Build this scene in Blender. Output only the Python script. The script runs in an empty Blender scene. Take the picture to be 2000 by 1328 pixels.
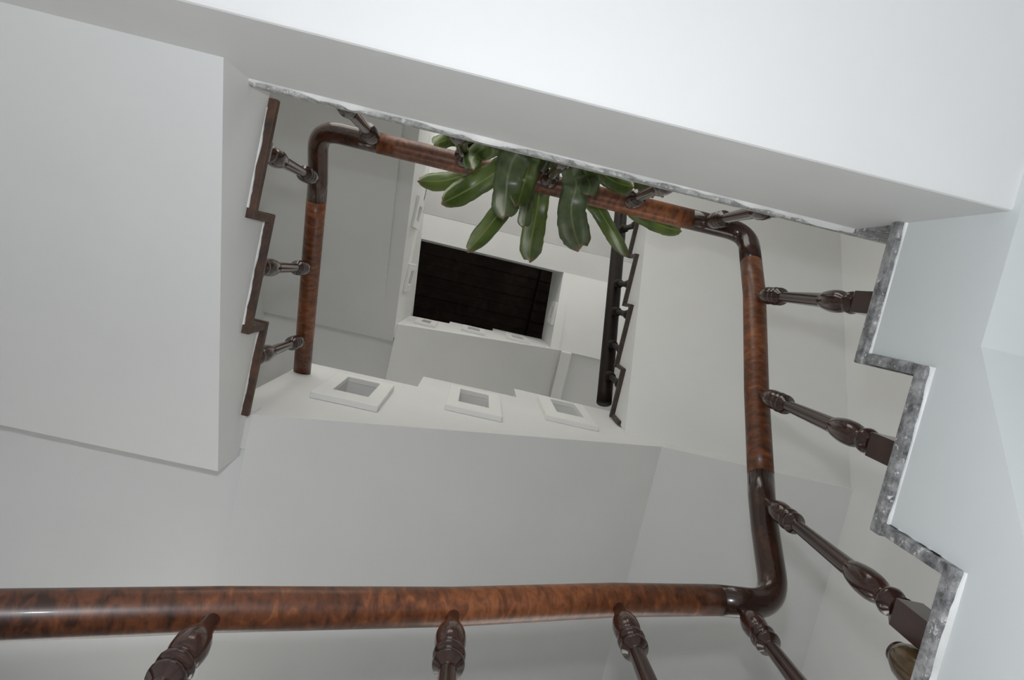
import bpy, bmesh, math, random
from mathutils import Vector, Matrix
from mathutils.geometry import tessellate_polygon
random.seed(7)
SC = bpy.context.scene
COL = SC.collection
K = 1.15          # model units (measured in risers) to metres
EYE = 1.30        # camera height above the floor, model units

def W(u, v, z):   # u: across the well, v: along it, z: above the lens
    return Vector((u * K, v * K, (z + EYE) * K))

# ------------------------------------------------------------------ camera
F, CX, CY = 1400.0, 1000.0, 664.0
ZEN, ROLL = (942.0, 530.0), math.radians(13.0)
dz = Vector((ZEN[0] - CX, ZEN[1] - CY, F)).normalized()
du = Vector((math.cos(ROLL), math.sin(ROLL), 0.0))
du.z = -(du.x * dz.x + du.y * dz.y) / dz.z
du.normalize()
dv = dz.cross(du)
right = Vector((du.x, dv.x, dz.x)); down = Vector((du.y, dv.y, dz.y)); fwd = Vector((du.z, dv.z, dz.z))
cam = bpy.data.cameras.new('camera')
cam.sensor_width = 36.0
cam.lens = 36.0 * F / 2000.0
cam.clip_start = 0.01
cam_o = bpy.data.objects.new('camera', cam)
COL.objects.link(cam_o)
m3 = Matrix((right, -down, -fwd)).transposed()
cam_o.matrix_world = Matrix.Translation(W(0, 0, 0)) @ m3.to_4x4()
SC.camera = cam_o

# ------------------------------------------------------------------ light
world = bpy.data.worlds.new('overcast')
SC.world = world
world.use_nodes = True
bg = world.node_tree.nodes['Background']
bg.inputs[0].default_value = (1.0, 0.985, 0.92, 1)
bg.inputs[1].default_value = 2.95

def light(name, kind, loc, energy, color, size=0.05, rot=None):
    l = bpy.data.lights.new(name, kind)
    l.energy = energy; l.color = color
    o = bpy.data.objects.new(name, l)
    COL.objects.link(o)
    o.location = loc
    if rot: o.rotation_euler = rot
    return o
fl = light('camera_flash', 'POINT', W(0, 0, 0) - down * 0.15 + fwd * 0.02, 37.0, (0.93, 0.96, 1.0))
fl.data.shadow_soft_size = 0.022

vs = SC.view_settings
vs.view_transform = 'Standard'
vs.look = 'None'
vs.gamma = 1.0
vs.use_curve_mapping = False
vs.exposure = 0.0

# ------------------------------------------------------------------ materials
def new_mat(name):
    m = bpy.data.materials.new(name)
    m.use_nodes = True
    nt = m.node_tree
    return m, nt, nt.nodes['Principled BSDF']

def tex(nt, kind, scale, **kw):
    n = nt.nodes.new(kind)
    n.inputs['Scale'].default_value = scale
    for k, x in kw.items():
        n.inputs[k].default_value = x
    c = nt.nodes.new('ShaderNodeTexCoord')
    nt.links.new(c.outputs['Object'], n.inputs['Vector'])
    return n

def ramp(nt, src, stops):
    r = nt.nodes.new('ShaderNodeValToRGB')
    e = r.color_ramp.elements
    while len(e) < len(stops): e.new(0.5)
    for i, (p, c) in enumerate(stops):
        e[i].position = p; e[i].color = (*c, 1)
    nt.links.new(src, r.inputs[0])
    return r

def bump(nt, bsdf, src, strength, dist=0.01):
    b = nt.nodes.new('ShaderNodeBump')
    b.inputs['Strength'].default_value = strength
    b.inputs['Distance'].default_value = dist
    nt.links.new(src, b.inputs['Height'])
    nt.links.new(b.outputs[0], bsdf.inputs['Normal'])

def plaster(name, a, b, rough=0.55, rel=0.12):
    m, nt, p = new_mat(name)
    n = tex(nt, 'ShaderNodeTexNoise', 1.7, Detail=5.0, Roughness=0.6)
    r = ramp(nt, n.outputs['Fac'], [(0.3, a), (0.7, b)])
    nt.links.new(r.outputs[0], p.inputs['Base Color'])
    p.inputs['Roughness'].default_value = rough
    n2 = tex(nt, 'ShaderNodeTexNoise', 7.0, Detail=4.0)
    bump(nt, p, n2.outputs['Fac'], rel, 0.02)
    return m

M = {}
M['plaster'] = plaster('white_plaster', (0.74, 0.745, 0.74), (0.79, 0.79, 0.785))
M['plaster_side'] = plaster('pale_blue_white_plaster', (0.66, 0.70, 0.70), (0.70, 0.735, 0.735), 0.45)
M['trim'] = plaster('white_gloss_trim', (0.82, 0.82, 0.81), (0.85, 0.85, 0.84), 0.4, 0.02)

def wood(name, dark, mid, light_, figure=26.0, rough=0.22, patch=3.0, coat=0.35, uv=None):
    m, nt, p = new_mat(name)
    big = tex(nt, 'ShaderNodeTexNoise', patch, Detail=3.0)
    fig = tex(nt, 'ShaderNodeTexNoise', figure, Detail=3.0, Roughness=0.6, Distortion=0.6)
    fine = tex(nt, 'ShaderNodeTexNoise', 90.0, Detail=4.0)
    if uv:
        um = nt.nodes.new('ShaderNodeUVMap')
        mp = nt.nodes.new('ShaderNodeMapping')
        mp.inputs['Scale'].default_value = uv
        mp.inputs['Rotation'].default_value = (0, 0, 0.35)
        nt.links.new(um.outputs[0], mp.inputs[0])
        for l in list(fig.inputs['Vector'].links): nt.links.remove(l)
        nt.links.new(mp.outputs[0], fig.inputs['Vector'])
    mx = nt.nodes.new('ShaderNodeMix'); mx.data_type = 'FLOAT'
    mx.inputs[0].default_value = 0.5
    nt.links.new(big.outputs['Fac'], mx.inputs[2]); nt.links.new(fig.outputs['Fac'], mx.inputs[3])
    mx2 = nt.nodes.new('ShaderNodeMix'); mx2.data_type = 'FLOAT'
    mx2.inputs[0].default_value = 0.15
    nt.links.new(mx.outputs[0], mx2.inputs[2]); nt.links.new(fine.outputs['Fac'], mx2.inputs[3])
    r = ramp(nt, mx2.outputs[0], [(0.36, dark), (0.5, mid), (0.62, light_)])
    nt.links.new(r.outputs[0], p.inputs['Base Color'])
    p.inputs['Roughness'].default_value = rough
    p.inputs['Coat Weight'].default_value = coat
    if coat == 0: p.inputs['Specular IOR Level'].default_value = 0.15
    p.inputs['Coat Roughness'].default_value = 0.08
    return m
M['rail'] = wood('varnished_red_brown_wood', (0.030, 0.010, 0.005), (0.14, 0.044, 0.016), (0.30, 0.10, 0.034), 1.0, rough=0.40, coat=0.05, uv=(55.0, 5.0, 1.0))
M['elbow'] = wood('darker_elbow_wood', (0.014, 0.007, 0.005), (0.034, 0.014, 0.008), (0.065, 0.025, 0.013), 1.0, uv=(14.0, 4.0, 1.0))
M['baluster'] = wood('dark_turned_wood', (0.014, 0.006, 0.005), (0.034, 0.012, 0.008), (0.062, 0.020, 0.012), rough=0.2)
M['dark_rail'] = wood('near_black_matt_wood', (0.006, 0.004, 0.003), (0.012, 0.007, 0.005), (0.018, 0.010, 0.007), rough=0.5, coat=0.0)  # near-black matt wood of the second flight's rail and balusters
M['plank'] = wood('dark_roof_board', (0.006, 0.004, 0.0035), (0.012, 0.0075, 0.006), (0.022, 0.014, 0.011), 9.0, 0.8, 1.6, 0.0)

def stone(name, cols, scale, flecks):
    m, nt, p = new_mat(name)
    n = tex(nt, 'ShaderNodeTexNoise', scale, Detail=7.0, Roughness=0.72)
    r = ramp(nt, n.outputs['Fac'], cols)
    f = tex(nt, 'ShaderNodeTexNoise', scale * 1.7, Detail=4.0, Roughness=0.7)
    fr = ramp(nt, f.outputs['Fac'], [(flecks, (0, 0, 0)), (flecks + 0.04, (1, 1, 1))])
    mx = nt.nodes.new('ShaderNodeMix'); mx.data_type = 'RGBA'
    nt.links.new(fr.outputs[0], mx.inputs[0])
    nt.links.new(r.outputs[0], mx.inputs[6])
    mx.inputs[7].default_value = (0.62, 0.62, 0.60, 1)
    nt.links.new(mx.outputs[2], p.inputs['Base Color'])
    p.inputs['Roughness'].default_value = 0.6
    bump(nt, p, n.outputs['Fac'], 0.35, 0.01)
    return m
M['grey_stone'] = stone('dusty_grey_tread_edge', [(0.35, (0.07, 0.07, 0.072)), (0.5, (0.24, 0.24, 0.245)), (0.66, (0.46, 0.46, 0.455))], 34.0, 0.60)
M['pale_stone'] = stone('paint_smeared_landing_edge', [(0.35, (0.16, 0.16, 0.16)), (0.5, (0.36, 0.36, 0.35)), (0.66, (0.55, 0.55, 0.54))], 38.0, 0.55)
M['brown_stone'] = stone('brown_tread_edge', [(0.3, (0.022, 0.013, 0.010)), (0.5, (0.075, 0.037, 0.022)), (0.7, (0.14, 0.068, 0.036))], 17.0, 0.70)
M['dark_stone'] = stone('dark_tread_edge', [(0.3, (0.02, 0.014, 0.012)), (0.5, (0.045, 0.03, 0.024)), (0.7, (0.07, 0.05, 0.04))], 25.0, 0.78)

def simple(name, col, rough=0.6):
    m, nt, p = new_mat(name)
    n = tex(nt, 'ShaderNodeTexNoise', 12.0, Detail=4.0)
    r = ramp(nt, n.outputs['Fac'], [(0.3, tuple(c * 0.82 for c in col)), (0.7, tuple(min(1, c * 1.15) for c in col))])
    nt.links.new(r.outputs[0], p.inputs['Base Color'])
    p.inputs['Roughness'].default_value = rough
    return m
M['jar'] = wood('olive_brown_wood', (0.03, 0.018, 0.008), (0.075, 0.045, 0.02), (0.12, 0.075, 0.034))
M['paint'] = simple('ragged_white_paint', (0.80, 0.80, 0.79), 0.5)
M['pot'] = simple('terracotta', (0.28, 0.11, 0.06), 0.8)
M['soil'] = simple('potting_soil', (0.03, 0.02, 0.014), 0.95)
M['stem'] = simple('plant_stem', (0.10, 0.13, 0.04), 0.6)
M['floor'] = simple('grey_floor_tile', (0.62, 0.61, 0.58), 0.35)

def leaf_mat(name, a, b, tip):
    m, nt, p = new_mat(name)
    n = tex(nt, 'ShaderNodeTexNoise', 20.0, Detail=4.0)
    r = ramp(nt, n.outputs['Fac'], [(0.35, a), (0.68, b)])
    uv = nt.nodes.new('ShaderNodeUVMap')
    sep = nt.nodes.new('ShaderNodeSeparateXYZ')
    nt.links.new(uv.outputs[0], sep.inputs[0])
    add = nt.nodes.new('ShaderNodeMath'); add.operation = 'MULTIPLY_ADD'
    add.inputs[1].default_value = 0.03
    n2 = tex(nt, 'ShaderNodeTexNoise', 45.0, Detail=3.0)
    nt.links.new(n2.outputs['Fac'], add.inputs[0]); nt.links.new(sep.outputs[1], add.inputs[2])
    tr = ramp(nt, add.outputs[0], [(0.975, (0, 0, 0)), (0.995, (1, 1, 1))])
    mx = nt.nodes.new('ShaderNodeMix'); mx.data_type = 'RGBA'
    nt.links.new(tr.outputs[0], mx.inputs[0]); nt.links.new(r.outputs[0], mx.inputs[6])
    mx.inputs[7].default_value = (*tip, 1)
    mid = nt.nodes.new('ShaderNodeMath'); mid.operation = 'COMPARE'
    mid.inputs[1].default_value = 0.5; mid.inputs[2].default_value = 0.035
    nt.links.new(sep.outputs[0], mid.inputs[0])
    mx2 = nt.nodes.new('ShaderNodeMix'); mx2.data_type = 'RGBA'
    nt.links.new(mid.outputs[0], mx2.inputs[0]); nt.links.new(mx.outputs[2], mx2.inputs[6])
    mx2.inputs[7].default_value = (b[0] * 1.5, b[1] * 1.35, b[2] * 1.5, 1)
    nt.links.new(mx2.outputs[2], p.inputs['Base Color'])
    p.inputs['Roughness'].default_value = 0.34
    return m
M['leaf'] = leaf_mat('fresh_green_leaf', (0.060, 0.098, 0.022), (0.125, 0.175, 0.042), (0.17, 0.12, 0.06))
M['leaf_old'] = leaf_mat('dull_green_leaf', (0.075, 0.11, 0.050), (0.145, 0.18, 0.09), (0.20, 0.14, 0.09))

# ------------------------------------------------------------------ mesh helpers
def link(name, me, mat, parent=None, smooth=False):
    o = bpy.data.objects.new(name, me)
    COL.objects.link(o)
    if mat and not me.materials: me.materials.append(M[mat])
    if smooth:
        for p in me.polygons: p.use_smooth = True
    if parent:
        o.parent = parent
        o.matrix_parent_inverse = parent.matrix_basis.inverted()
    return o

def mesh(name, verts, faces, mat, parent=None, smooth=False):
    me = bpy.data.meshes.new(name)
    me.from_pydata([W(*p) for p in verts], [], faces)
    bm = bmesh.new(); bm.from_mesh(me)
    bmesh.ops.recalc_face_normals(bm, faces=bm.faces)
    bm.to_mesh(me); bm.free()
    return link(name, me, mat, parent, smooth)

def bevel(o, w=0.004, seg=2):
    md = o.modifiers.new('edge', 'BEVEL')
    md.width = w; md.segments = seg; md.limit_method = 'ANGLE'
    return o

def box(name, u0, u1, v0, v1, z0, z1, mat, parent=None):
    vs_ = [(u, v, z) for u in (u0, u1) for v in (v0, v1) for z in (z0, z1)]
    fs = [(0, 1, 3, 2), (4, 6, 7, 5), (0, 4, 5, 1), (2, 3, 7, 6), (0, 2, 6, 4), (1, 5, 7, 3)]
    return mesh(name, vs_, fs, mat, parent)

def prism(name, axis, a0, a1, loops, mat, parent=None):
    """closed outline (and holes) in a vertical plane, given thickness along 'u' or 'v'"""
    def P(a, q): return (a, q[0], q[1]) if axis == 'u' else (q[0], a, q[1])
    pts = [q for l in loops for q in l]
    n = len(pts)
    tris = tessellate_polygon([[Vector((q[0], q[1], 0)) for q in l] for l in loops])
    verts = [P(a0, q) for q in pts] + [P(a1, q) for q in pts]
    faces = [tuple(t) for t in tris] + [tuple(i + n for i in t) for t in tris]
    k = 0
    for l in loops:
        for i in range(len(l)):
            a, b = k + i, k + (i + 1) % len(l)
            faces.append((a, b, b + n, a + n))
        k += len(l)
    return mesh(name, verts, faces, mat, parent)

def rect(a0, a1, z0, z1): return [(a0, z0), (a1, z0), (a1, z1), (a0, z1)]

def thing(name, base, label, cat, group=None):
    o = bpy.data.objects.new(name, None)
    COL.objects.link(o)
    o.location = W(*base)
    o.empty_display_size = 0.1
    o['label'] = label; o['category'] = cat
    if group: o['group'] = group
    bpy.context.view_layer.update()
    return o

def structure(o):
    o['kind'] = 'structure'
    return o

# ------------------------------------------------------------------ measures
U, US = 0.654, 0.666            # right side of the well: tread ends, plaster face
UL, ULS = -0.4645, -0.4835       # left side
VT, VTS = -0.229, -0.239        # landing side
VP = 0.47                       # parapet side
UW, LW, FW, BW = 1.52, -1.35, -1.50, 1.42     # walls
ZL = 1.367                      # landing
TT = 0.025                      # tread thickness
ROOF = 8.2

# ------------------------------------------------------------------ room shell
structure(box('floor', LW, UW, FW - 1.2, BW, -EYE - 0.1, -EYE, 'floor'))
structure(box('wall_right', UW, UW + 0.1, FW, BW, -EYE, ROOF, 'plaster'))
structure(box('wall_left', LW - 0.1, LW, FW, BW, -EYE, ROOF, 'plaster'))
structure(prism('wall_back', 'v', BW, BW + 0.1, [rect(LW - 0.1, UW + 0.1, -EYE, ROOF), rect(-0.9, -0.15, 1.10, 1.45), rect(0.45, 1.3, 0.95, 1.50)], 'plaster'))  # unseen openings added to light the corner soffits and right wall
structure(prism('wall_front', 'v', FW - 0.1, FW,
    [rect(LW - 0.1, UW + 0.1, -EYE, ROOF), 
     rect(-1.25, 0.25, 1.50, 2.95), rect(-1.25, 1.4, 3.76, 4.74), rect(-1.25, 1.4, 5.10, 5.75), rect(-0.6, 0.9, 6.9, 7.8)], 'plaster'))  # openings out of view, placed and sized for the daylight they let in
ce = structure(box('ceiling', LW - 0.1, UW + 0.1, FW - 0.1, BW + 0.1, ROOF + 0.06, ROOF + 0.14, 'plank'))
v = -0.52
i = 0
while v < 1.0:
    w = 0.118
    box('plank', LW, 0.635, v, v + w - 0.003, ROOF - 0.004 * (i % 2), ROOF + 0.06, 'plank', ce)
    box('plank', 0.655, UW, v, v + w - 0.004, ROOF - 0.05 - 0.012 * (i % 2), ROOF + 0.06, 'plank', ce)
    v += w; i += 1

# ------------------------------------------------------------------ helper for ragged paint along an edge
def paint_edge(pts, out, parent, wid=0.006, drop=0.005, step=0.012, name='paint_edge'):
    """thin irregular bead of white paint; pts: corner line, out: direction towards the stone edge"""
    out = Vector(out)
    ring = []
    for a, b in zip(pts, pts[1:]):
        a, b = Vector(a), Vector(b)
        n = max(2, int((b - a).length / step))
        for k in range(n):
            ring.append(a.lerp(b, k / n))
    ring.append(Vector(pts[-1]))
    verts, faces = [], []
    j = 0.5
    for k, p in enumerate(ring):
        j = min(1.0, max(0.0, j + random.uniform(-0.35, 0.35)))
        w = wid * (0.35 + 1.0 * j)
        verts += [p - out * 0.002 - Vector((0, 0, drop)), p - out * 0.002 + Vector((0, 0, 0.002)), p + out * w + Vector((0, 0, 0.001)), p + out * w * 0.6 - Vector((0, 0, 0.0022))]
        if k:
            s, t = 4 * k - 4, 4 * k
            for q in range(4):
                faces.append((s + q, s + (q + 1) % 4, t + (q + 1) % 4, t + q))
    return mesh(name, [tuple(x) for x in verts], faces, 'paint', parent)

# ------------------------------------------------------------------ lower corner and bottom flight (below the frame, carries the near railing)
fb = thing('stair_flight', (0, 0.95, 0.0), 'bottom stair flight carrying the thickest nearest handrail', 'stairs')
stp = [(0.47, UW, 0.687), (0.21, 0.47, 0.562), (-0.08, 0.21, 0.413), (-0.38, -0.08, 0.277), (LW, -0.38, 0.13)]
top = []
for u0, u1, z in stp: top += [(u1, z - TT), (u0, z - TT)]
prism('slab', 'v', 0.476, BW, [[(LW, -0.06), (-0.38, -0.06), (0.55, 0.40), (UW, 0.40)] + top], 'plaster', fb)
for u0, u1, z in stp:
    bevel(box('tread', u0 - 0.012, u1, 0.464, BW, z - TT, z, 'grey_stone', fb), 0.003)

# ------------------------------------------------------------------ right flight (near)
fr = thing('stair_flight', (1.09, 0.1, 0.6), 'nearest right stair flight with pale side and mottled grey tread edges', 'stairs')
TR = [(0.005, VT - 0.02, 1.197), (0.244, 0.005 - 0.02, 1.026), (0.484, 0.244 - 0.02, 0.857)]
prism('slab', 'u', US, UW, [[(-0.30, 0.92), (-0.055, 0.92), (0.60, 0.43), (0.60, 0.662), (0.464, 0.662), (0.464, 0.832),
    (0.224, 0.832), (0.224, 1.001), (-0.015, 1.001), (-0.015, 1.172), (-0.30, 1.172)]], 'plaster_side', fr)
below = [1.026, 0.857, 0.687]
for (vf, vb, z), zb in zip(TR, below):
    bevel(box('tread', U, UW, vb, vf, z - TT, z, 'grey_stone', fr), 0.003)
    bevel(box('riser', U + 0.002, UW, vf - 0.02, vf - 0.003, zb, z - TT, 'grey_stone', fr), 0.002)
    paint_edge([(US, vf - 0.02, z - TT), (US, vb, z - TT)], (-1, 0, 0), fr)
    if zb > 0.7: paint_edge([(US, vf - 0.021, z - TT), (US, vf - 0.021, zb + 0.02)], (-1, 0, 0), fr, 0.004, 0.0)

# ------------------------------------------------------------------ landing
la = thing('stair_landing', (0.1, -0.9, 0.935), 'nearest landing slab across the top with white underside and grey face', 'landing')
bevel(box('slab', LW, UW, FW, VTS, 0.935, ZL - TT, 'plaster', la), 0.006)
bevel(box('edge_stone', -0.492, UW, FW, VT, ZL - TT, ZL, 'pale_stone', la), 0.003)
bevel(box('riser', US + 0.002, UW, VT - 0.02, VT - 0.003, 1.197, ZL - TT, 'grey_stone', la), 0.002)
paint_edge([(-0.49, VTS, ZL - TT), (US, VTS, ZL - TT)], (0, 1, 0), la, 0.008)

# ------------------------------------------------------------------ left flight (near)
fl_ = thing('stair_flight', (-0.92, 0.17, 1.213), 'nearest left stair flight with broad sloping underside and brown tread edges', 'stairs')
TLv = [-0.236, -0.0165, 0.232, 0.464]
TLz = [1.489, 1.611, 1.732]
prism('slab', 'u', LW, ULS, [[(-0.30, 1.182), (0.58, 1.624), (0.58, 1.80), (0.464, 1.80), (0.464, TLz[2] - TT), (0.252, TLz[2] - TT),
    (0.252, TLz[1] - TT), (0.004, TLz[1] - TT), (0.004, TLz[0] - TT), (-0.30, TLz[0] - TT)]], 'plaster', fl_)
for k in range(3):
    z = TLz[k]
    zb = TLz[k - 1] if k else ZL
    bevel(box('tread', LW, UL - 0.001, TLv[k], TLv[k + 1] + 0.02 * (k < 2), z - TT, z - 0.007, 'brown_stone', fl_), 0.003)
    bevel(box('riser', LW, (UL - 0.003) if k else (ULS - 0.002), TLv[k] + 0.003, TLv[k] + 0.02, zb, z - TT, 'brown_stone', fl_), 0.002)
    paint_edge([(ULS, TLv[k] + 0.02, z - TT), (ULS, TLv[k + 1], z - TT)], (1, 0, 0), fl_, 0.0035, 0.004, 0.008)

# ------------------------------------------------------------------ quarter landing lower-left, next flight with parapet
ql = thing('quarter_landing', (-0.9, 0.95, 1.77), 'flat corner landing underside beyond the near left flight', 'landing')
box('slab', LW, -0.47, 0.464, BW, 1.77, 1.828, 'plaster', ql)
bevel(box('edge_stone', LW, -0.56, 0.50, BW, 1.828, 1.853, 'brown_stone', ql), 0.003)

def rising_flight(t, uv0, uv1, z0, z1, n, s0, s1, axis, a0, a1, mat_t, edge=0.0, base=None):
    """sawtooth slab rising from (uv0,z0) to (uv1,z1) in n risers, straight soffit s0 -> s1"""
    run = (uv1 - uv0) / n; rise = (z1 - z0) / n
    pts = [(uv0, s0), (uv1, s1), (uv1, z1 - TT)]
    for k in range(n - 1, -1, -1):
        x0 = uv0 + run * k; z = z0 + rise * (k + 1)
        pts += [(x0 + run, z - TT), (x0, z - TT)]
    out = [pts[0]]
    for q in pts[1:]:
        if q != out[-1]: out.append(q)
    prism('slab', axis, a0, a1, [out], 'plaster', t)
    for k in range(n):
        x0 = uv0 + run * k; z = z0 + rise * (k + 1)
        lo, hi = sorted((x0 - math.copysign(0.012, run), x0 + run))
        if axis == 'v': box('tread', lo, hi, a0 + edge, a1, z - TT, z, mat_t, t)
        else: box('tread', a0, a1, lo, hi, z - TT, z, mat_t, t)

def framed_hole(t, axis, a_face, sgn, depth, c0, c1, z0, z1, hc, hz):
    """raised square frame around an opening"""
    loops = [rect(c0, c1, z0, z1), rect(hc[0], hc[1], hz[0], hz[1])]
    o = prism('window_frame', axis, a_face, a_face + sgn * depth, loops, 'trim', t)
    bevel(o, 0.003)

fB = thing('stair_flight', (0.15, 0.95, 1.76), 'second-turn stair flight with wide grey soffit above the thick handrail', 'stairs')
rising_flight(fB, -0.47, 0.78, 1.853, 2.76, 6, 1.76, 2.54, 'v', VP + 0.09, BW, 'brown_stone')
pB = thing('parapet_wall', (0.1, VP, 1.76), 'lower white stepped parapet with three large framed square openings', 'parapet')
WB = [((-0.406, -0.207), (2.075, 2.470), (-0.361, -0.252), (2.173, 2.437)),
      ((-0.021, 0.172), (2.330, 2.750), (0.021, 0.128), (2.435, 2.700)),
      ((0.343, 0.540), (2.550, 2.978), (0.395, 0.500), (2.668, 2.948))]
prism('wall_panel', 'v', VP, VP + 0.09,
    [[(-0.55, 1.77), (-0.47, 1.76), (0.78, 2.54), (0.78, 2.655), (0.69, 2.67), (0.69, 3.10), (0.253, 3.13), (0.253, 2.915),
      (-0.137, 2.905), (-0.137, 2.645), (-0.55, 2.635)]] + [rect(*w[2], *w[3]) for w in WB], 'plaster', pB)
for w in WB: framed_hole(pB, 'v', VP, -1, 0.020, *w[0], *w[1], w[2], w[3])

qB = thing('quarter_landing', (1.1, 0.95, 2.54), 'flat corner landing underside behind the lower right handrail bend', 'landing')
box('slab', 0.78, UW, VP, BW, 2.54, 2.735, 'plaster', qB)
box('edge_stone', 0.78, UW, VP + 0.01, BW, 2.735, 2.76, 'dark_stone', qB)

# ------------------------------------------------------------------ second right flight
f2 = thing('stair_flight', (1.09, 0.0, 2.56), 'second right stair flight with thin dark tread edges behind the plant', 'stairs')
fr2 = [0.464, 0.27, 0.006, -0.22, -0.45, -0.68]
z2 = [2.92, 3.07, 3.22, 3.39, 3.55]
def prof(zs0, zs1):
    p = [(0.47, zs0), (-0.72, zs1), (-0.72, 3.685), (-0.68, 3.685)]
    for k in range(4, -1, -1):
        p += [(fr2[k + 1], z2[k] - 0.018), (fr2[k], z2[k] - 0.018)]
    p += [(0.464, 2.735), (0.47, 2.735)]
    return p
pi, po = prof(2.665, 3.42), prof(2.555, 3.29)
nv = len(pi)
tri = tessellate_polygon([[Vector((a, b, 0)) for a, b in pi]])
mesh('slab', [(US, *q) for q in pi] + [(UW, *q) for q in po],
     [tuple(t) for t in tri] + [tuple(i + nv for i in t) for t in tri] + [(k, (k + 1) % nv, (k + 1) % nv + nv, k + nv) for k in range(nv)], 'plaster', f2)
for k in range(5):
    box('tread', U - 0.006, UW, fr2[k + 1] - 0.015, fr2[k], z2[k] - 0.018, z2[k], 'dark_stone', f2)
    box('riser', U, UW, fr2[k] - 0.016, fr2[k] - 0.002, (z2[k - 1] if k else 2.76), z2[k] - 0.018, 'dark_stone', f2)

hall = thing('stair_landing', (0.1, -1.1, 3.45), 'upper landing slab hidden behind the near landing and its plant', 'landing')
box('slab', LW, UW, FW, -0.68, 3.45, 3.735, 'plaster', hall)
box('edge_stone', -0.56, UW, FW, -0.67, 3.735, 3.745, 'dark_stone', hall)
hs = thing('floor_slab', (0.5, -0.9, 4.75), 'bright upper floor underside above the hanging leaves', 'slab')
box('slab', -0.47, UW, FW, -0.283, 4.75, 4.80, 'plaster', hs)

# ------------------------------------------------------------------ second left flight, third turn
f3 = thing('stair_flight', (-0.9, 0.0, 3.7), 'upper left stair flight soffit between left handrail and dark ceiling', 'stairs')
rising_flight(f3, -0.68, 0.59, 3.71, 5.0, 7, 3.69, 4.80, 'u', LW, -0.56, 'dark_stone')
p3 = thing('parapet_wall', (-0.52, 0.0, 3.6), 'upper left white parapet edge with two small framed openings', 'parapet')
W3 = [((-0.350, -0.162), (4.32, 4.66), (-0.302, -0.210), (4.42, 4.60)), ((0.060, 0.245), (4.68, 5.06), (0.105, 0.200), (4.78, 5.00))]
prism('wall_panel', 'u', -0.56, -0.475,
    [[(-0.95, 3.49), (0.59, 4.80), (0.59, 5.90), (0.47, 5.90), (-0.417, 4.82), (-0.78, 4.54), (-0.95, 4.45)]] + [rect(*w[2], *w[3]) for w in W3], 'plaster', p3)
for w in W3: framed_hole(p3, 'u', -0.475, 1, 0.018, *w[0], *w[1], w[2], w[3])
q3 = thing('quarter_landing', (-0.9, 0.95, 4.84), 'highest left corner landing underside beside the third parapet', 'landing')
box('slab', LW, -0.47, 0.588, BW, 4.84, 5.0, 'plaster', q3)

f4 = thing('stair_flight', (0.15, 0.95, 4.79), 'topmost flight soffit just above the lower stepped parapet', 'stairs')
rising_flight(f4, -0.47, 0.757, 5.0, 5.95, 6, 4.79, 5.70, 'v', VP + 0.09, BW, 'dark_stone')
p4 = thing('parapet_wall', (0.1, VP, 4.79), 'small far parapet with three framed openings against dark ceiling', 'parapet')
W4 = [((-0.39, -0.24), (5.09, 5.48), (-0.350, -0.285), (5.19, 5.43)), ((-0.055, 0.125), (5.37, 5.80), (-0.01, 0.085), (5.47, 5.75)),
      ((0.302, 0.490), (5.57, 6.02), (0.350, 0.445), (5.67, 5.97))]
prism('wall_panel', 'v', VP, VP + 0.09,
    [[(-0.55, 4.80), (-0.47, 4.79), (0.757, 5.70), (0.757, 5.80), (0.70, 6.42), (0.205, 6.36), (0.205, 6.08), (-0.167, 6.02), (-0.167, 5.80), (-0.55, 5.68)]]
    + [rect(*w[2], *w[3]) for w in W4], 'plaster', p4)
for w in W4: framed_hole(p4, 'v', VP, -1, 0.020, *w[0], *w[1], w[2], w[3])
q4 = thing('quarter_landing', (1.1, 0.95, 5.70), 'highest right corner landing underside left of the dark upper rail', 'landing')
box('slab', 0.757, UW, VP, BW, 5.72, 5.95, 'plaster', q4)
bevel(box('beam', 0.757, 0.845, VP, BW, 5.66, 5.74, 'trim', q4), 0.01)

f5 = thing('stair_flight', (1.1, 0.15, 5.7), 'topmost right flight soffit beside the dark wooden ceiling', 'stairs')
rising_flight(f5, 0.47, -0.15, 5.95, 6.42, 3, 5.70, 6.02, 'u', 0.74, UW, 'dark_stone')
p5 = thing('parapet_wall', (0.7, 0.15, 5.7), 'short top right parapet with a single framed opening', 'parapet')
w5 = ((0.108, 0.298), (5.87, 6.28), (0.155, 0.250), (5.97, 6.22))
prism('wall_panel', 'u', US, 0.74, [[(0.47, 5.69), (0.47, 6.53), (-0.15, 6.98), (-0.15, 6.02)], rect(*w5[2], *w5[3])], 'plaster', p5)
framed_hole(p5, 'u', US, -1, 0.020, *w5[0], *w5[1], w5[2], w5[3])
tl = thing('stair_landing', (0.1, -0.8, 6.03), 'far landing underside bordering the dark wooden ceiling', 'landing')
box('slab', LW, UW, FW, -0.148, 6.03, 6.42, 'plaster', tl)
box('upstand', LW, UW, -0.22, -0.150, 6.42, 6.98, 'plaster', tl)

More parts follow.
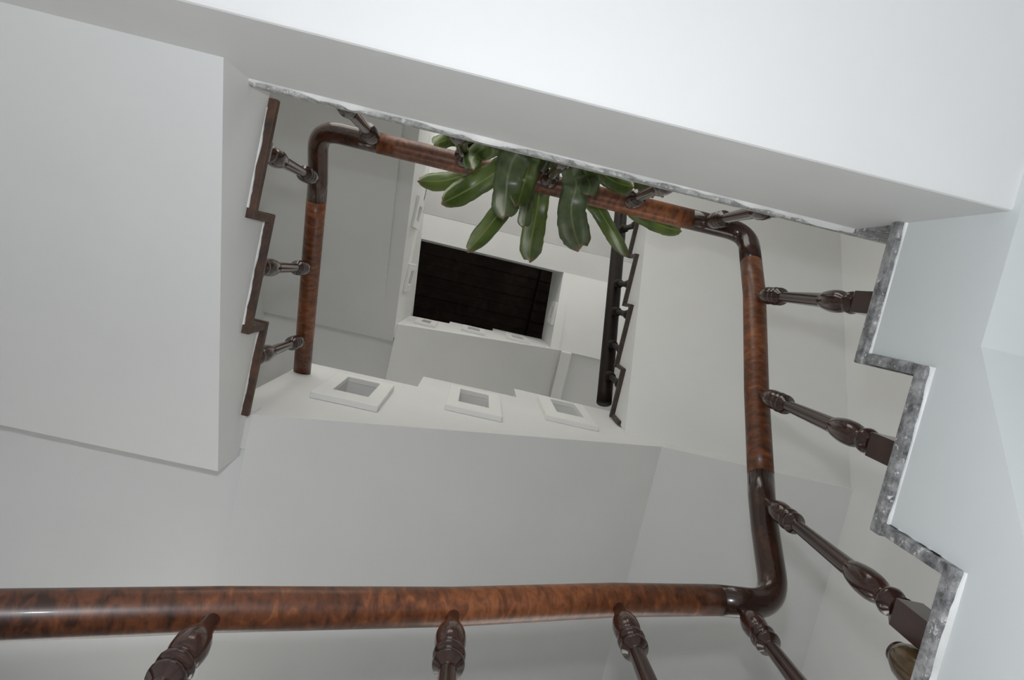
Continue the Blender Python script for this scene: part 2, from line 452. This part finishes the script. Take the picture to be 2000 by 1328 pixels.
# ------------------------------------------------------------------ railing
PROFILE = [(0.000, 0), (0.100, 0), (0.105, 0.018), (0.112, 0.0135), (0.118, 0.0135), (0.124, 0.0185), (0.133, 0.0205), (0.142, 0.0185), (0.147, 0.0135),
           (0.152, 0.0125), (0.158, 0.0150), (0.168, 0.0188), (0.184, 0.0210), (0.202, 0.0212), (0.222, 0.0195), (0.238, 0.0172), (0.246, 0.0155), (0.25, 0.0152),
           (0.35, 0.0136), (0.448, 0.0118), (0.452, 0.0122), (0.458, 0.0190), (0.464, 0.0200), (0.470, 0.0190), (0.474, 0.0150), (0.479, 0.0195), (0.486, 0.0205),
           (0.492, 0.0190), (0.496, 0.0140), (0.502, 0.0175), (0.515, 0.0198), (0.530, 0.0200), (0.545, 0.0175), (0.560, 0.0135), (0.575, 0.0105), (0.600, 0.0095)]

def baluster_mesh(mat):
    S = 20
    verts, faces = [], []
    rows = [(h, r * 1.08 if r > 0.0165 else r) for h, r in PROFILE[2:]]
    for h, r in rows:
        for k in range(S):
            a = 2 * math.pi * k / S
            verts.append((r * math.cos(a) * K, r * math.sin(a) * K, h * K))
    for i in range(len(rows) - 1):
        for k in range(S):
            a, b = i * S + k, i * S + (k + 1) % S
            faces.append((a, b, b + S, a + S))
    faces.append(tuple(range(S - 1, -1, -1)))
    nb = len(verts); h = 0.0200
    # chamfered square block
    for z, s in ((0, h), (0.096, h), (0.107, h * 0.78)):
        verts += [(x * s * K, y * s * K, z * K) for x, y in ((-1, -1), (1, -1), (1, 1), (-1, 1))]
    for lvl in range(2):
        for k in range(4):
            a = nb + lvl * 4 + k; b = nb + lvl * 4 + (k + 1) % 4
            faces.append((a, b, b + 4, a + 4))
    faces += [(nb + 3, nb + 2, nb + 1, nb), (nb + 8, nb + 9, nb + 10, nb + 11)]
    me = bpy.data.meshes.new('baluster')
    me.from_pydata(verts, [], faces)
    for p in me.polygons: p.use_smooth = len(p.vertices) == 4 and p.vertices[0] < nb
    me.materials.append(M[mat])
    return me

def tube(name, path, rad, mat, parent, S=24):
    pts = [W(*p) for p in path]
    verts, faces = [], []
    t0 = (pts[1] - pts[0]).normalized()
    nrm = Vector((0, 0, 1)) - t0 * t0.z
    nrm.normalize()
    for i, p in enumerate(pts):
        a = pts[max(0, i - 1)]; b = pts[min(len(pts) - 1, i + 1)]
        t = (b - a).normalized()
        nrm = (nrm - t * nrm.dot(t)).normalized()
        bi = t.cross(nrm)
        for k in range(S):
            g = 2 * math.pi * k / S
            verts.append(p + (nrm * math.cos(g) + bi * math.sin(g)) * rad * K)
    for i in range(len(pts) - 1):
        for k in range(S):
            a, b = i * S + k, i * S + (k + 1) % S
            faces.append((a, b, b + S, a + S))
    faces.append(tuple(range(S - 1, -1, -1)))
    e = (len(pts) - 1) * S
    faces.append(tuple(range(e, e + S)))
    me = bpy.data.meshes.new(name)
    me.from_pydata(verts, [], faces)
    run = [0.0]
    for a, b in zip(pts, pts[1:]): run.append(run[-1] + (b - a).length)
    uv = me.uv_layers.new(name='UVMap')
    for p in me.polygons:
        wrap = any(me.loops[l].vertex_index % S == S - 1 for l in p.loop_indices)
        for l in p.loop_indices:
            vi = me.loops[l].vertex_index
            k = vi % S
            if wrap and k == 0: k = S
            uv.data[l].uv = (run[vi // S], k / S)
    return link(name, me, mat, parent, True)

def fillet(path, corners, r=0.062, n=8):
    out = []
    for i, p in enumerate(path):
        if i in corners:
            p = Vector(p); a = Vector(path[i - 1]); b = Vector(path[i + 1])
            s = p + (a - p).normalized() * r; e = p + (b - p).normalized() * r
            for k in range(n + 1):
                t = k / n
                out.append(tuple(s * (1 - t) ** 2 + p * 2 * t * (1 - t) + e * t * t))
        else:
            out.append(p)
    # densify
    res = [out[0]]
    for a, b in zip(out, out[1:]):
        a, b = Vector(a), Vector(b)
        m = max(1, int((b - a).length / 0.05))
        for k in range(1, m + 1): res.append(tuple(a.lerp(b, k / m)))
    return res

UR, ULR, VR, VB = 0.695, -0.515, -0.272, 0.50
rl = thing('stair_railing', (0.1, -0.272, 0.3), 'red-brown wooden handrail wrapping the near well on turned balusters', 'railing')
path = [(-0.85, VB, 0.595), (-0.231, VB, 0.902), (0.071, VB, 1.040), (0.352, VB, 1.187), (0.57, VB, 1.283), (0.703, VB, 1.318),
        (UR, 0.39, 1.425), (UR, 0.334, 1.482), (UR, 0.128, 1.651), (UR, -0.103, 1.822), (UR, VR, 1.985), (ULR, VR, 1.992), (ULR, -0.143, 2.105),
        (ULR, 0.111, 2.236), (ULR, 0.346, 2.357), (ULR, VP + 0.002, 2.425)]
full = fillet(path, {5, 10, 11})
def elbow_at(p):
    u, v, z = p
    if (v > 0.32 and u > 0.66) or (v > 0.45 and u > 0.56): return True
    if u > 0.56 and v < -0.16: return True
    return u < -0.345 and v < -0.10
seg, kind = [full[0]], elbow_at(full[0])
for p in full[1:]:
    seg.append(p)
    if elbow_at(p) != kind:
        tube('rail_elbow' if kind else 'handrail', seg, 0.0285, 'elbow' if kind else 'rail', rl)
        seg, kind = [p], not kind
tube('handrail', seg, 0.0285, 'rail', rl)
BM = baluster_mesh('baluster')
def baluster(u, v, z, top, parent, me=BM):
    o = bpy.data.objects.new('baluster', me)
    COL.objects.link(o)
    o.location = W(u, v, z)
    o.scale = (1, 1, (top - z) / 0.600)
    o.parent = parent
    o.matrix_parent_inverse = parent.matrix_basis.inverted()
    return o
for v, z, t in ((-0.103, 1.197, 1.822), (0.128, 1.026, 1.651), (0.334, 0.857, 1.482)):
    baluster(UR, v, z, t - 0.022, rl)
for v, z, t in ((-0.143, 1.489, 2.105), (0.111, 1.611, 2.236), (0.346, 1.732, 2.357)):
    baluster(ULR, v, z, t - 0.022, rl)
for u in (-0.354, -0.112, 0.115, 0.341, 0.569):
    baluster(u, VR, ZL, 1.966, rl)
for u, z, t in ((0.612, 0.687, 1.298), (0.352, 0.562, 1.187), (0.071, 0.413, 1.040), (-0.231, 0.277, 0.902), (-0.53, 0.13, 0.753)):
    baluster(u, VB, z, t - 0.022, rl)

r2 = thing('stair_railing', (0.695, 0.0, 2.92), 'dark straight handrail of the second right flight behind the leaves', 'railing')
zr = lambda v: 3.315 + 0.835 * (0.455 - v)
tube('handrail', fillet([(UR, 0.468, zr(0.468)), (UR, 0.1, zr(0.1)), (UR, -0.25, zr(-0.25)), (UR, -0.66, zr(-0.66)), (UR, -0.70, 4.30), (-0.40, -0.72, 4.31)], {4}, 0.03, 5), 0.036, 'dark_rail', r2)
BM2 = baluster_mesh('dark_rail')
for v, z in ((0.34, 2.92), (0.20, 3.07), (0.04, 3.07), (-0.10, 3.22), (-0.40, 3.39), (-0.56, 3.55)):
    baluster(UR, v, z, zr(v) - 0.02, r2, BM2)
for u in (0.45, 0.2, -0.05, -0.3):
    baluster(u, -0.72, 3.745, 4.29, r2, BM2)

# ------------------------------------------------------------------ plant on the landing
pl = thing('potted_plant', (0.12, -0.44, ZL), 'potted plant with long green strap leaves hanging through the landing railing', 'plant')
def lathe(name, prof_, c, mat, parent, S=28):
    verts = [(c[0] + r * math.cos(2 * math.pi * k / S), c[1] + r * math.sin(2 * math.pi * k / S), c[2] + h) for h, r in prof_ for k in range(S)]
    faces = [(i * S + k, i * S + (k + 1) % S, (i + 1) * S + (k + 1) % S, (i + 1) * S + k) for i in range(len(prof_) - 1) for k in range(S)]
    faces.append(tuple(range(S)))
    faces.append(tuple(range((len(prof_) - 1) * S, len(prof_) * S)))
    return mesh(name, verts, faces, mat, parent, False)
lathe('pot', [(0, 0.062), (0.15, 0.085), (0.152, 0.094), (0.185, 0.096), (0.185, 0.086), (0.165, 0.083)], (0.12, -0.44, ZL), 'pot', pl)
lathe('soil', [(0.150, 0.070), (0.166, 0.0835), (0.172, 0.04)], (0.12, -0.44, ZL), 'soil', pl)
tube('stem', [(0.12, -0.44, 1.53), (0.122, -0.438, 1.60), (0.12, -0.44, 1.67)], 0.016, 'stem', pl, 12)

LEAVES = [
    ([(-0.032, -0.291, 2.06), (-0.107, -0.263, 2.13), (-0.171, -0.228, 2.12), (-0.236, -0.204, 2.06)], 0.024, 0),
    ([(0.019, -0.288, 1.8), (-0.032, -0.244, 1.86), (-0.088, -0.19, 1.87), (-0.137, -0.138, 1.8)], 0.027, 0),
    ([(0.047, -0.233, 1.86), (0.02, -0.183, 1.9), (-0.013, -0.11, 1.88), (-0.048, -0.038, 1.8)], 0.023, 0),
    ([(0.109, -0.279, 2.08), (0.116, -0.208, 2.12), (0.117, -0.124, 2.08), (0.119, -0.055, 1.98)], 0.029, 0),
    ([(0.078, -0.266, 2.07), (0.082, -0.224, 2.09), (0.083, -0.178, 2.07), (0.084, -0.148, 2.03)], 0.018, 1),
    ([(0.158, -0.305, 1.76), (0.185, -0.267, 1.86), (0.188, -0.213, 1.88), (0.203, -0.157, 1.84), (0.219, -0.108, 1.74)], 0.034, 1),
    ([(0.245, -0.29, 2.08), (0.298, -0.246, 2.11), (0.349, -0.188, 2.08), (0.38, -0.129, 1.98)], 0.022, 0),
    ([(0.371, -0.284, 2.08), (0.437, -0.26, 2.1), (0.484, -0.245, 2.07), (0.521, -0.239, 2.02)], 0.022, 0),
    ([(0.018, -0.287, 1.7), (0.009, -0.248, 1.8), (0.015, -0.195, 1.8), (0.022, -0.133, 1.72)], 0.034, 1),
    ([(0.052, -0.294, 1.74), (0.054, -0.261, 1.82), (0.051, -0.222, 1.82), (0.047, -0.172, 1.76)], 0.026, 0),
    ([(-0.038, -0.288, 1.66), (-0.071, -0.276, 1.74), (-0.083, -0.254, 1.74), (-0.077, -0.221, 1.68)], 0.022, 0),
    ([(-0.131, -0.342, 2.02), (-0.171, -0.34, 2.06), (-0.193, -0.322, 2.04), (-0.205, -0.303, 2.0)], 0.018, 0),
    ([(0.194, -0.307, 1.72), (0.241, -0.297, 1.78), (0.278, -0.287, 1.78), (0.307, -0.277, 1.72)], 0.022, 0),
    ([(0.372, -0.335, 2.02), (0.411, -0.333, 2.05), (0.432, -0.328, 2.04), (0.435, -0.314, 2.0)], 0.016, 0),
    ([(0.169, -0.301, 1.72), (0.19, -0.286, 1.76), (0.204, -0.261, 1.74), (0.198, -0.227, 1.68)], 0.022, 1)]

def catmull(pts, n):
    p = [Vector(q) for q in pts]
    p = [p[0] * 2 - p[1]] + p + [p[-1] * 2 - p[-2]]
    out = []
    for i in range(1, len(p) - 2):
        for k in range(n):
            t = k / n
            a, b, c, d = p[i - 1:i + 3]
            out.append(0.5 * ((2 * b) + (c - a) * t + (2 * a - 5 * b + 4 * c - d) * t * t + (3 * b - a - 3 * c + d) * t ** 3))
    out.append(p[-2])
    return out

def leaf(pts, hw, kind, parent, seed):
    rnd = random.Random(seed)
    crown = Vector((0.12 + rnd.uniform(-.012, .012), -0.44 + rnd.uniform(-.012, .012), 1.655))
    first = Vector(pts[0])
    midp = crown.lerp(first, 0.5) + Vector((0, 0, 0.06))
    line = catmull([tuple(crown), tuple(midp)] + pts, 7)
    n = len(line)
    A = 6
    ph1, ph2 = rnd.uniform(0, 6), rnd.uniform(0, 6)
    rnd_tip = rnd.random(); skew = rnd.uniform(-0.5, 0.5)
    verts, faces, uvs = [], [], []
    for i, p in enumerate(line):
        t = i / (n - 1)
        tan = (line[min(n - 1, i + 1)] - line[max(0, i - 1)]).normalized()
        side = tan.cross(Vector((0, 0, 1)))
        side = side.normalized() if side.length > 0.05 else Vector((1, 0, 0))
        up = side.cross(tan).normalized()
        w = hw * min(1.0, 0.28 + 1.6 * t) * (1 - max(0, (t - 0.80) / 0.20) ** 2.6 * (0.72 + 0.2 * rnd_tip)) * 1.08
        w *= 1 + 0.06 * math.sin(9 * t + ph1)
        tw = 0.25 * math.sin(3 * t + ph2)
        sd = side * math.cos(tw) + up * math.sin(tw)
        un = up * math.cos(tw) - side * math.sin(tw)
        for k in range(A + 1):
            s = k / A * 2 - 1
            wav = 0.16 * abs(s) ** 2 * math.sin(11 * t + ph2 + (1.7 if s > 0 else 0))
            q = p + sd * (s * w) + un * (w * (0.30 * s * s + wav))
            if i == n - 1: q = q + tan * hw * (skew * s + rnd.uniform(-0.10, 0.10) - 0.25 * s * s)
            elif 0.3 < t and abs(s) > 0.9: q = q + sd * hw * rnd.uniform(-0.05, 0.05)
            verts.append(tuple(q)); uvs.append((k / A, t))
        if i:
            a0 = (i - 1) * (A + 1)
            for k in range(A):
                faces.append((a0 + k, a0 + k + 1, a0 + k + A + 2, a0 + k + A + 1))
    me = bpy.data.meshes.new('leaf')
    me.from_pydata([W(*q) for q in verts], [], faces)
    uv = me.uv_layers.new(name='UVMap')
    for lp in me.loops: uv.data[lp.index].uv = uvs[lp.vertex_index]
    o = link('leaf', me, 'leaf_old' if kind else 'leaf', parent, True)
    sd = o.modifiers.new('thickness', 'SOLIDIFY'); sd.thickness = 0.0015
    return o
for i, (pts, hw, kind) in enumerate(LEAVES): leaf(pts, hw, kind, pl, 40 + i)

# ------------------------------------------------------------------ small jar on the lowest visible tread
jar = thing('wooden_jar', (0.702, 0.392, 0.857), 'small rounded brown wooden jar half hidden by the lowest grey tread', 'jar')
lathe('body', [(0.0, 0.019), (0.006, 0.023), (0.026, 0.0275), (0.052, 0.029), (0.075, 0.026), (0.091, 0.020), (0.098, 0.016)], (0.702, 0.394, 0.857), 'jar', jar)
lathe('lid', [(0.096, 0.017), (0.101, 0.017), (0.105, 0.012), (0.107, 0.004)], (0.702, 0.394, 0.857), 'baluster', jar)
for o in jar.children:
    for p in o.data.polygons: p.use_smooth = len(p.vertices) == 4
